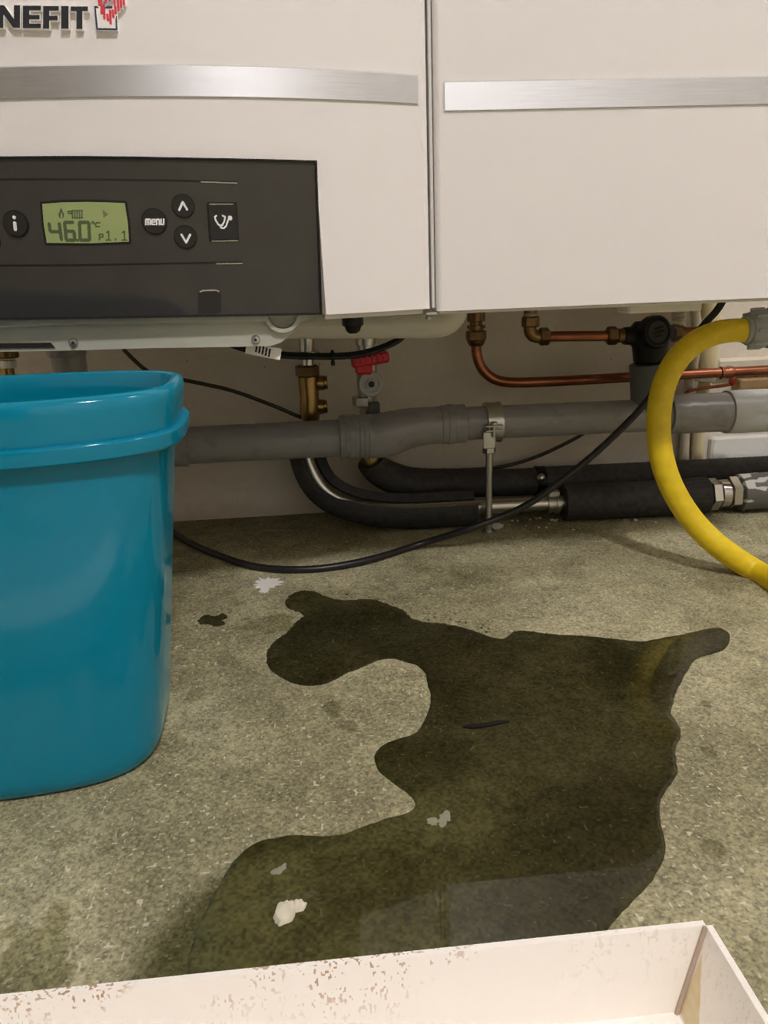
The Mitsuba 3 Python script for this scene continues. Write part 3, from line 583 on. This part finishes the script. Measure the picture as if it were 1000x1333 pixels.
for i, (dx, dz, w) in enumerate(((0, 5, 12), (1, 0, 15), (0, -5, 11))):
    add('badge_mark', rbox(bd+bdir*.0165+np.array([dx*k, 0, dz*k]), (w*k, .0008, 2.2*k), .0002, orient((1, .12, .22))), 'mat_black_plastic', SV)
add('outlet_nut', cat(hexnut(Y(872, 434, YU), (1, 0, .02), 14*k, 11*k, .3), lathe(Y(884, 433, YU), (1, 0, .02), [(0, 8.5*k), (6*k, 8.5*k)], 20)), 'mat_old_brass', SV)
one('copper_pipe', tube(np.linspace(Y(884, 433, YU), Y(940, 429, YU), 4), 6.2*k, 20), 'mat_copper', 'stub of copper pipe leaving the black siphon valve behind the yellow hose', 'pipe')

# ------------------------------------------------------------------ insulated heating pipes on the floor
IL = thing('heating_pipe', 'black-insulated heating pipe curving down to the floor with its steel pipe bare in the middle', 'pipe')
def axis_pts(L, ymap): return [Y(px, py, y) for px, py, y in L]
low = axis_pts([(399, 588, -.075), (403, 604, -.078), (411, 622, -.082), (424, 638, -.086), (445, 651, -.091), (475, 660, -.096), (510, 664, -.099), (560, 664, -.101), (618, 662, -.102), (680, 658.5, -.104), (735, 655, -.106), (830, 650, -.110), (930, 643, -.114), (1100, 632, -.120), (1380, 612, -.128)], 0)
lp = spline(low, 220)
lp[:, 2] = np.maximum(lp[:, 2], .0262)
kk = mpp(600, 660, -.1)
pxs = np.linspace(0, 1, 220)
def split_at(px, py, y):
    q = Y(px, py, y); return int(np.argmin(np.linalg.norm(lp-q, axis=1)))
i1, i2, i3 = split_at(618, 662, -.102), split_at(735, 655, -.106), split_at(926, 643.5, -.114)
steel_r = 9.6*kk
add('steel_pipe', tube(lp[:i3+2], steel_r, 24), 'mat_steel', IL, label='bare steel pipe')
def csec(ro, ri, gap, n=30):
    a = np.linspace(gap, 2*np.pi-gap, n)
    return np.vstack([np.stack([ro*np.cos(a), ro*np.sin(a)], 1), np.stack([ri*np.cos(a[::-1]), ri*np.sin(a[::-1])], 1)])
tt = np.linspace(0, 1, i1+1)[:, None]
refs = np.array([.42, -.90, .25])*(1-np.clip(tt*2.2, 0, 1)) + np.array([0, -.28, 1.0])*np.clip(tt*2.2, 0, 1)
add('foam_sleeve', sweep(lp[:i1+1], csec(.0245, .0118, math.radians(48)), refs), 'mat_foam', IL, label='black foam sleeve split open along its top')
add('foam_sleeve', sweep(lp[i2:i3], csec(.0250, .0110, math.radians(.4), 40), np.tile([0, .3, -1.0], (i3-i2, 1))), 'mat_foam', IL, label='black foam sleeve')
# chromed nuts and foil-wrapped run at the right end
d3 = lp[i3+3]-lp[i3]; d3 /= np.linalg.norm(d3); c3 = lp[i3]
NW = add('union_nut', hexnut(c3-d3*.003, d3, .0145, .0225, .15), 'mat_chrome', IL, label='chromed union nut'); add('union_ring', lathe(c3+d3*.0115, d3, [(0, .017), (.001, .0195), (.012, .0195), (.013, .017)], 28), 'mat_chrome', IL); add('union_nut', hexnut(c3+d3*.0245, d3, .0145, .0235, .5), 'mat_chrome', IL, label='chromed union nut')
add('foil_sleeve', tube(np.vstack([c3+d3*.038, c3+d3*.041, c3+d3*.34]), [.019, .0255, .0262], 28), 'mat_foil', IL, label='grey sleeve flaking silver foil')
IU = thing('heating_pipe', 'fully black-insulated heating pipe behind the bare steel one, close to the wall', 'pipe')
upp = axis_pts([(478, 560, -.075), (480, 590, -.074), (484, 602, -.072), (494, 614, -.066), (512, 624, -.058), (540, 630, -.053), (600, 630, -.050), (700, 626.5, -.048), (800, 622, -.047), (900, 617, -.046), (1120, 606, -.044), (1380, 590, -.044)], 0)
ul = spline(upp, 160)
j0 = int(np.argmin(np.linalg.norm(ul-Y(483, 600, -.073), axis=1))); j1 = int(np.argmin(np.linalg.norm(ul-Y(703, 626, -.048), axis=1)))
add('brass_stub', tube(ul[:j0+3], 13*kk, 24), 'mat_brass', IU, label='brass stub at the top of the bend')
add('foam_sleeve', tube(ul[j0:j1], .0200, 28), 'mat_foam', IU, label='black foam sleeve')
add('foam_sleeve', tube(ul[j1:], .0212, 28), 'mat_foam', IU, label='black foam sleeve')
PC = thing('pipe_clip', 'small steel clip with a bolt joining the two heating pipes', 'clip')
q = Y(706, 626, -.062); add('strap', lathe(ul[j1]-[.006, 0, 0], (1, 0, -.03), [(0, .0205), (0, .0222), (.012, .0222), (.012, .0205)], 30), 'mat_black_plastic', PC)
add('bolt', lathe(Y(704, 622, -.072), (0, -1, .3), [(0, .006), (.003, .006), (.005, .0045), (.007, .002)], 18), 'mat_galv', PC)
c9 = Y(720, 655.5, -.105); add('bracket', cat(lathe(c9-[.009, 0, 0], (1, 0, -.03), [(0, .0108), (0, .0135), (.005, .0135), (.0055, .0120), (.0110, .0120), (.0115, .0135), (.017, .0135), (.017, .0108)], 28), rbox(c9+[0, 0, .015], (.016, .012, .008), .001)), 'mat_galv', PC)

# ------------------------------------------------------------------ left: fittings under the boiler behind the bucket
LF = thing('hose_fitting', 'dark ribbed union nut with a white collar under the far left of the boiler', 'fitting')
YL = -.16; k = mpp(10, 470, YL)
add('nut', lathe(Y(8, 450, YL), dn, [(0, 13*k), (6*k, 13.5*k), (14*k, 13.5*k), (16*k, 12*k)], 16), 'mat_old_brass', LF); add('collar', lathe(Y(8, 469, YL), dn, [(0, 11*k), (1*k, 12*k), (9*k, 12*k), (10*k, 10*k)], 24), 'mat_logo_white', LF); add('tail', lathe(Y(8, 478, YL), dn, [(0, 9*k), (float(Y(8, 478, YL)[2])-.0005, 9*k)], 20), 'mat_brass', LF)
LP = thing('waste_pipe', 'short dark grey pipe dropping from the left boiler behind the bucket', 'pipe')
k = mpp(86, 470, -.2); add('pipe', lathe(Y(85, 440, -.2), dn, [(0, 22*k), (60*k, 21*k), (80*k, 19*k), (float(Y(85, 440, -.2)[2])-.0005, 19*k)], 28), 'mat_pvc', LP); add('collar', lathe(Y(85, 450, -.2), dn, [(0, 23*k), (.001, 24.5*k), (12*k, 24.5*k), (13*k, 22*k)], 28), 'mat_pvc', LP)

# ------------------------------------------------------------------ right: conduits behind the hose
YE = -.030
k = mpp(888, 440, YE)
prof = []
top = Y(886, 385, YE); nrib = 26
for i in range(nrib): prof += [(i*4.4*k, 7.6*k), (i*4.4*k+1.2*k, 9.4*k), (i*4.4*k+2.8*k, 9.4*k), (i*4.4*k+4.0*k, 7.6*k)]
one('corrugated_conduit', lathe(top, (.0, 0, -1), prof, 20), 'mat_cream_grey', 'cream corrugated conduit beside the black siphon valve', 'conduit')
gh = [Y(893, 380, -.05), Y(902, 394, -.05), Y(905, 408, -.056), Y(907, 425, -.058), Y(906.5, 445, -.058), Y(903, 470, -.052), Y(897, 500, -.036), Y(894, 540, -.013), Y(891.5, 575, -.009), Y(891, 604, -.009)]
one('grey_hose', tube(spline(gh, 60), 6.6*mpp(908, 420, -.05), 16), 'mat_cream_grey', 'thin pale grey hose curving down between the two cream conduits', 'hose')
CT = thing('cream_conduit', 'smooth cream conduit with a wider upper sleeve, standing against the wall', 'conduit')
cl = spline([Y(922, 470, YE), Y(917, 500, YE), Y(910, 540, -.016), Y(908, 575, -.0095), Y(908, 604, -.0095)], 30)
add('pipe', tube(cl, 8.0*k, 20), 'mat_cream', CT); add('sleeve', lathe(Y(927, 380, YE), Y(921, 486, YE)-Y(927, 380, YE), [(0, 12.5*k), (70*k, 12.5*k), (95*k, 12*k), (105*k, 9*k)], 24), 'mat_cream', CT)
add('collar', lathe(Y(919, 486, YE), Y(917, 500, YE)-Y(919, 486, YE), [(0, 9*k), (1*k, 13*k), (10*k, 13*k), (11*k, 9*k)], 24), 'mat_cream_grey', CT)
one('wall_batten', rbox(Y(985, 502, -.012)+[.035, 0, 0], (.135, .024, .024), .002), 'mat_wood', 'short brown wooden batten on the wall under the lower copper pipe', 'batten')
SB = thing('capillary_tube', 'thin copper tube with an orange end cap below the lower copper pipe', 'tube')
add('tube', tube(spline([Y(892, 512, -.045), Y(905, 507, -.046), Y(925, 504, -.047), Y(952, 500, -.048)], 20), 2.2*k, 12), 'mat_copper', SB)
add('end_cap', lathe(Y(951, 497, -.048), (1, 0, .05), [(0, 3*k), (.0005, 5.8*k), (6*k, 5.8*k), (6.5*k, 4*k)], 20), 'mat_orange', SB, label='orange end cap')
one('wall_conduit_box', rbox(Y(982, 474, -.010)+[.04, 0, 0], (.20, .020, .020), .003), 'mat_cream_grey', 'flat cream cable duct running along the wall above the lower copper pipe', 'duct')

# ------------------------------------------------------------------ yellow hose and its coupler
HO = thing('garden_hose', 'thick yellow hose looping from a grey coupler down onto the floor', 'hose')
hp = [Y(985, 431, -.25), Y(960, 430, -.25), Y(935, 433, -.253), Y(908, 444, -.257), Y(885, 464, -.262), Y(868, 492, -.268), Y(859, 528, -.275), Y(858, 570, -.283), Y(866, 612, -.292), Y(883, 650, -.300), Y(910, 687, -.312), Y(945, 718, -.326), Y(985, 744, -.340), Z(1040, 772, .0135), Z(1110, 800, .0135), Z(1200, 830, .0135)]
hp = [np.array(q) for q in hp]
add('hose', tube(spline(hp, 160), .0132, 24), 'mat_hose', HO)
c0 = Y(968, 429, -.25); hd = Y(1000, 427, -.25)-c0; k = mpp(985, 428, -.25)
add('coupler', lathe(c0, hd, [(0, 15*k), (1*k, 17*k), (5*k, 18*k), (6*k, 21*k), (14*k, 24*k), (26*k, 25*k), (27*k, 22*k), (33*k, 22*k), (34*k, 26*k), (60*k, 26*k), (66*k, 16*k), (400*k, 16*k)], 32), 'mat_hose_coupler', HO, label='grey plastic hose coupler')
for a in np.linspace(0, 2*np.pi, 9)[:-1]:
    ax = hd/np.linalg.norm(hd); n1 = np.cross(ax, [0, 0, 1]); n1 /= np.linalg.norm(n1); n2 = np.cross(ax, n1)
    o = n1*math.cos(a)+n2*math.sin(a)
    add('grip_rib', rbox(c0+ax*(17*k)+o*24.2*k, (20*k, 4*k, 5*k), .0012, np.array([ax, np.cross(o, ax), o])), 'mat_hose_coupler', HO)

# ------------------------------------------------------------------ the puddle
pts = [(373, 790), (375, 778), (386, 771), (405, 769.5), (425, 777), (450, 782), (478, 780), (505, 787), (528, 797), (540, 807), (575, 812), (605, 818), (630, 826), (655, 832), (668, 822.5), (690, 822), (720, 826), (760, 828), (800, 832), (840, 835), (865, 830), (890, 826), (915, 820), (935, 817), (947, 823), (947, 841), (925, 852), (908, 858), (896, 872), (886, 890), (878, 910), (874, 928), (882, 940), (887, 957), (880, 980), (883, 1005), (870, 1025), (859, 1050), (861, 1075), (866, 1105), (858, 1130), (843, 1155), (820, 1180), (797, 1205), (775, 1228), (745, 1242), (690, 1262), (560, 1290), (420, 1305), (320, 1300), (262, 1285), (246, 1262), (250, 1230), (264, 1192), (282, 1158), (300, 1126), (322, 1104), (350, 1092), (382, 1088), (420, 1089), (460, 1082), (500, 1067), (528, 1060), (540, 1050), (534, 1037), (515, 1022), (498, 1008), (488, 992), (492, 977), (510, 965), (540, 955), (554, 935), (560, 915), (556, 885), (547, 869), (530, 862), (505, 858), (478, 866), (450, 878), (420, 891), (390, 892), (370, 885), (352, 871), (347, 855), (355, 838), (372, 824), (385, 812), (394, 803), (390, 798)]
def smooth_closed(p, n):
    p = np.vstack([p, p[:1]]); s = np.r_[0, np.cumsum(np.linalg.norm(np.diff(p, axis=0), axis=1)**.5)]
    return CubicSpline(s, p, bc_type='periodic')(np.linspace(0, s[-1], n, endpoint=False))
def film(pix, h=.0016, n=900, seed=0, jit=.0006, y_min=-.829, step=.012):
    q = smooth_closed(np.array([Z(*p)[:2] for p in pix]), n)
    jn = meshkit.fbm(np.c_[q*90, np.zeros(n)], 3, seed)-.5; jm = meshkit.fbm(np.c_[q*90+50, np.zeros(n)], 3, seed)-.5
    jg = np.clip((q[:, 1:2]+.46)/.06, 0, 1)
    j2 = np.c_[meshkit.fbm(np.c_[q*380, np.zeros(n)], 2, seed+3)-.5, meshkit.fbm(np.c_[q*380+70, np.zeros(n)], 2, seed+4)-.5]
    q = q + np.c_[jn, jm]*jit*4 + j2*.0055*jg
    q[:, 1] = np.maximum(q[:, 1], y_min)
    pg = Polygon(q).buffer(0); pg = max(getattr(pg, 'geoms', [pg]), key=lambda g: g.area)
    P2, H2 = [], []
    for off, hh in ((0, 0.0), (-.0007, .45), (-.0016, .72), (-.003, .90), (-.006, 1.0)):
        g = pg.buffer(off)
        for gg in getattr(g, 'geoms', [g]):
            if gg.is_empty: continue
            L = gg.exterior.length; m = max(8, int(L/.0020))
            for s in np.arange(m)/m*L:
                c = gg.exterior.interpolate(s); P2.append((c.x, c.y)); H2.append(hh*h+.00008)
    inn = pg.buffer(-.008)
    x0, y0, x1, y1 = pg.bounds
    from shapely import contains_xy
    gx, gy = np.meshgrid(np.arange(x0, x1, step), np.arange(y0, y1, step)); gp = np.c_[gx.ravel(), gy.ravel()]+RNG.uniform(-.002, .002, (gx.size, 2))
    gp = gp[contains_xy(inn, gp[:, 0], gp[:, 1])] if not inn.is_empty else gp[:0]
    P2 = np.vstack([np.array(P2), gp]); H2 = np.r_[H2, np.full(len(gp), h+.00008)]
    tri = Delaunay(P2).simplices; cen = P2[tri].mean(1); tri = tri[contains_xy(pg, cen[:, 0], cen[:, 1])]
    v = np.c_[P2, H2]; a, b, c = v[tri[:, 0]], v[tri[:, 1]], v[tri[:, 2]]
    fl = np.cross(b-a, c-a)[:, 2] < 0; tri[fl] = tri[fl][:, ::-1]
    return trimesh.Trimesh(v, tri, process=False)
one('puddle', film(pts), 'mat_wet', 'large irregular dark water puddle spreading over the concrete floor', 'puddle', smooth=True)
one('water_spot', film([(259, 806), (268, 800), (280, 801), (290, 799), (297, 803), (291, 807), (293, 813), (283, 816), (272, 814), (262, 812)], .0005, 160, 3, .0008), 'mat_wet', 'small dark water splash on the floor beside the teal bucket', 'splash', smooth=True)
drops = []
for i in range(46):
    t = RNG.uniform(); px, py = 425+t*215 + RNG.normal(0, 4), 772 + t*46 + RNG.normal(0, 3.5) - abs(RNG.normal(0, 3)); drops.append((px, py, RNG.uniform(.0005, .0016)))
for px, py in ((252, 800), (256, 815), (299, 798), (262, 818), (297, 816), (284, 796)): drops.append((px, py, .0012))
dm = []
for px, py, r in drops:
    c = Z(px, py); dm.append(lathe((c[0], c[1], .00002), (0, 0, 1), [(0, r), (r*.12, r*.85), (r*.2, r*.4)], 10))
add('water_droplets', cat(*dm), 'mat_wet', kind='stuff'); labels['water_droplets'] = {'label': 'fine dark water droplets splashed around the edges of the puddle', 'category': 'droplets', 'kind': 'stuff'}

# small litter
def flake(name, pix, h, mat, label, cat_, seed, rough=.35):
    q = smooth_closed(np.array([Z(*p)[:2] for p in pix]), 60); c = q.mean(0); rings = []
    for s, hh in ((1, .0), (1.0, .35), (.9, .8), (.65, 1.0), (.3, .95)):
        r = c+(q-c)*s; z = hh*h*(1+rough*(meshkit.fbm(np.c_[r*220, np.zeros(60)], 3, seed)-.5)*2) if hh else np.full(60, .0001); rings.append(np.c_[r, z+.0001])
    return one(name, loft(rings), mat, label, cat_)
def chip(name, pix, h, mat, label, cat_):
    p = np.array([Z(*q)[:2] for q in pix]); c = p.mean(0); top = c+(p-c)*.80
    r = np.random.default_rng(5)
    hh = h*(.55+.5*r.random(len(p)))
    m = trimesh.convex.convex_hull(np.vstack([np.c_[p, np.full(len(p), .0003)], np.c_[c+(p-c)*1.02, hh*.45], np.c_[top, hh], [[c[0]-.001, c[1]+.001, h]]]))
    m = m.subdivide().subdivide().subdivide(); m.vertices += (meshkit.fbm(m.vertices*500, 3)-.5)[:, None]*.0016*[1, 1, 1.2]
    return m
one('stone_chip', cat(chip('a', [(357, 1196), (361, 1183), (374, 1176), (384, 1177), (388, 1188), (380, 1203), (364, 1209), (358, 1205)], .0052, 0, 0, 0), chip('b', [(382, 1178), (392, 1176), (399, 1180), (397, 1189), (386, 1192), (382, 1187)], .0040, 0, 0, 0)), 'mat_stone', 'pale beige stone chip lying in the puddle near the tray', 'chip')
def splat(name, pix, label, seed):
    m = []
    for j, pp_ in enumerate(pix):
        q = smooth_closed(np.array([Z(*p)[:2] for p in pp_]), 60); c = q.mean(0)
        q = c+(q-c)*(1+1.3*(meshkit.fbm(np.c_[q*400, np.zeros(60)], 3, seed+j)-.5))[:, None]
        m.append(loft([np.c_[q, np.full(60, .00005)], np.c_[c+(q-c)*.96, np.full(60, .0005+PH)], np.c_[c+(q-c)*.4, np.full(60, .0006+PH)]]))
    return one(name, cat(*m), 'mat_faint_paint' if PH else 'mat_paint', label, 'paint spot')
PH = 0
splat('paint_spot', [[(333, 757), (345, 752), (360, 753), (366, 760), (352, 766), (345, 771), (336, 767)]], 'chalky white paint spot on the floor in front of the black cable', 3)
splat('paint_spot', [[(640, 684), (650, 681), (655, 686), (644, 690)]], 'tiny white plaster crumb on the floor beside the clamp rod', 9)
PH = .0016
splat('paint_spot', [[(555, 1071), (566, 1068), (571, 1075), (560, 1077)], [(572, 1070), (581, 1060), (586, 1066), (578, 1078)]], 'faint white paint spot inside the middle of the puddle', 4)
splat('paint_spot', [[(355, 1137), (365, 1130), (374, 1129), (368, 1138), (358, 1142)]], 'small white paint spot in the puddle just beyond the stone chip', 6)
PH = 0
tw = spline([Z(603, 946, .0022), Z(620, 945.5, .0026), Z(640, 942.5, .0026), Z(663, 939, .0022)], 20)
one('black_stick', tube(tw, np.interp(np.linspace(0, 1, 20), [0, .2, .8, 1], [.0012, .0021, .0019, .0009]), 10), 'mat_twig', 'thin black strip floating in the middle of the puddle', 'strip')
crumbs = []
for px0, px1, py, n_ in ((660, 730, 681, 14), (740, 930, 676, 16), (900, 1000, 665, 6)):
    for i in range(n_):
        c = Z(RNG.uniform(px0, px1), py+RNG.normal(0, 5)); r = RNG.uniform(.001, .0032)
        m = trimesh.creation.icosphere(1, r); m.vertices *= 1+RNG.uniform(-.3, .3, (len(m.vertices), 1)); m.vertices[:, 2] *= .6; m.vertices += [c[0], c[1], r*.45]; crumbs.append(m)
add('plaster_crumbs', cat(*crumbs), 'mat_stone', kind='stuff', smooth=False); labels['plaster_crumbs'] = {'label': 'plaster crumbs scattered on the floor in front of the heating pipes', 'category': 'crumbs', 'kind': 'stuff'}

# ------------------------------------------------------------------ the white tray in the foreground
TR = thing('tray', 'shallow white open tray with rust-brown specks in the foreground', 'tray')
c1 = Z(920, 1206, .05); cL = Z(0, 1300.5, .05)
x1, y1, x0, y0, hT, th = float(c1[0]), float((c1[1]+cL[1])/2), -.40, -1.075, .05, .003
b = .012                                   # inward lean of the walls
def wall4(a, b_, c, d): return trimesh.convex.convex_hull(np.array([*a, *b_, *c, *d]).reshape(-1, 3))
def prism(top0, top1, bot0, bot1, out):
    o = np.asarray(out, float)*th; p = [np.asarray(q, float) for q in (top0, top1, bot0, bot1)]
    return trimesh.convex.convex_hull(np.array(p+[q+o for q in p]))
bz = .0008
add('far_side', prism((x0, y1, hT), (x1, y1, hT), (x0+b, y1-.004, bz), (x1-b, y1-.004, bz), (0, 1, 0)), 'mat_tray', TR, smooth=False)
add('right_side', prism((x1, y1, hT), (x1, y0, hT), (x1-b, y1-.004, bz), (x1-b, y0+.004, bz), (1, 0, 0)), 'mat_tray', TR, smooth=False)
add('left_side', prism((x0, y1, hT), (x0, y0, hT), (x0+b, y1-.004, bz), (x0+b, y0+.004, bz), (-1, 0, 0)), 'mat_tray', TR, smooth=False)
add('near_side', prism((x0, y0, hT), (x1, y0, hT), (x0+b, y0+.004, bz), (x1-b, y0+.004, bz), (0, -1, 0)), 'mat_tray', TR, smooth=False)
add('base', rbox(((x0+x1)/2, (y0+y1)/2, .0022), (x1-x0-2*b+.002, y1-y0-.006, .003), .0006), 'mat_tray', TR, smooth=False)
add('corner_seam', tube([(x1-.0006, y1-.0006, hT), (x1-b-.0004, y1-.0045, .003)], .0011, 8), 'mat_tray_seam', TR, label='brown corner seam')
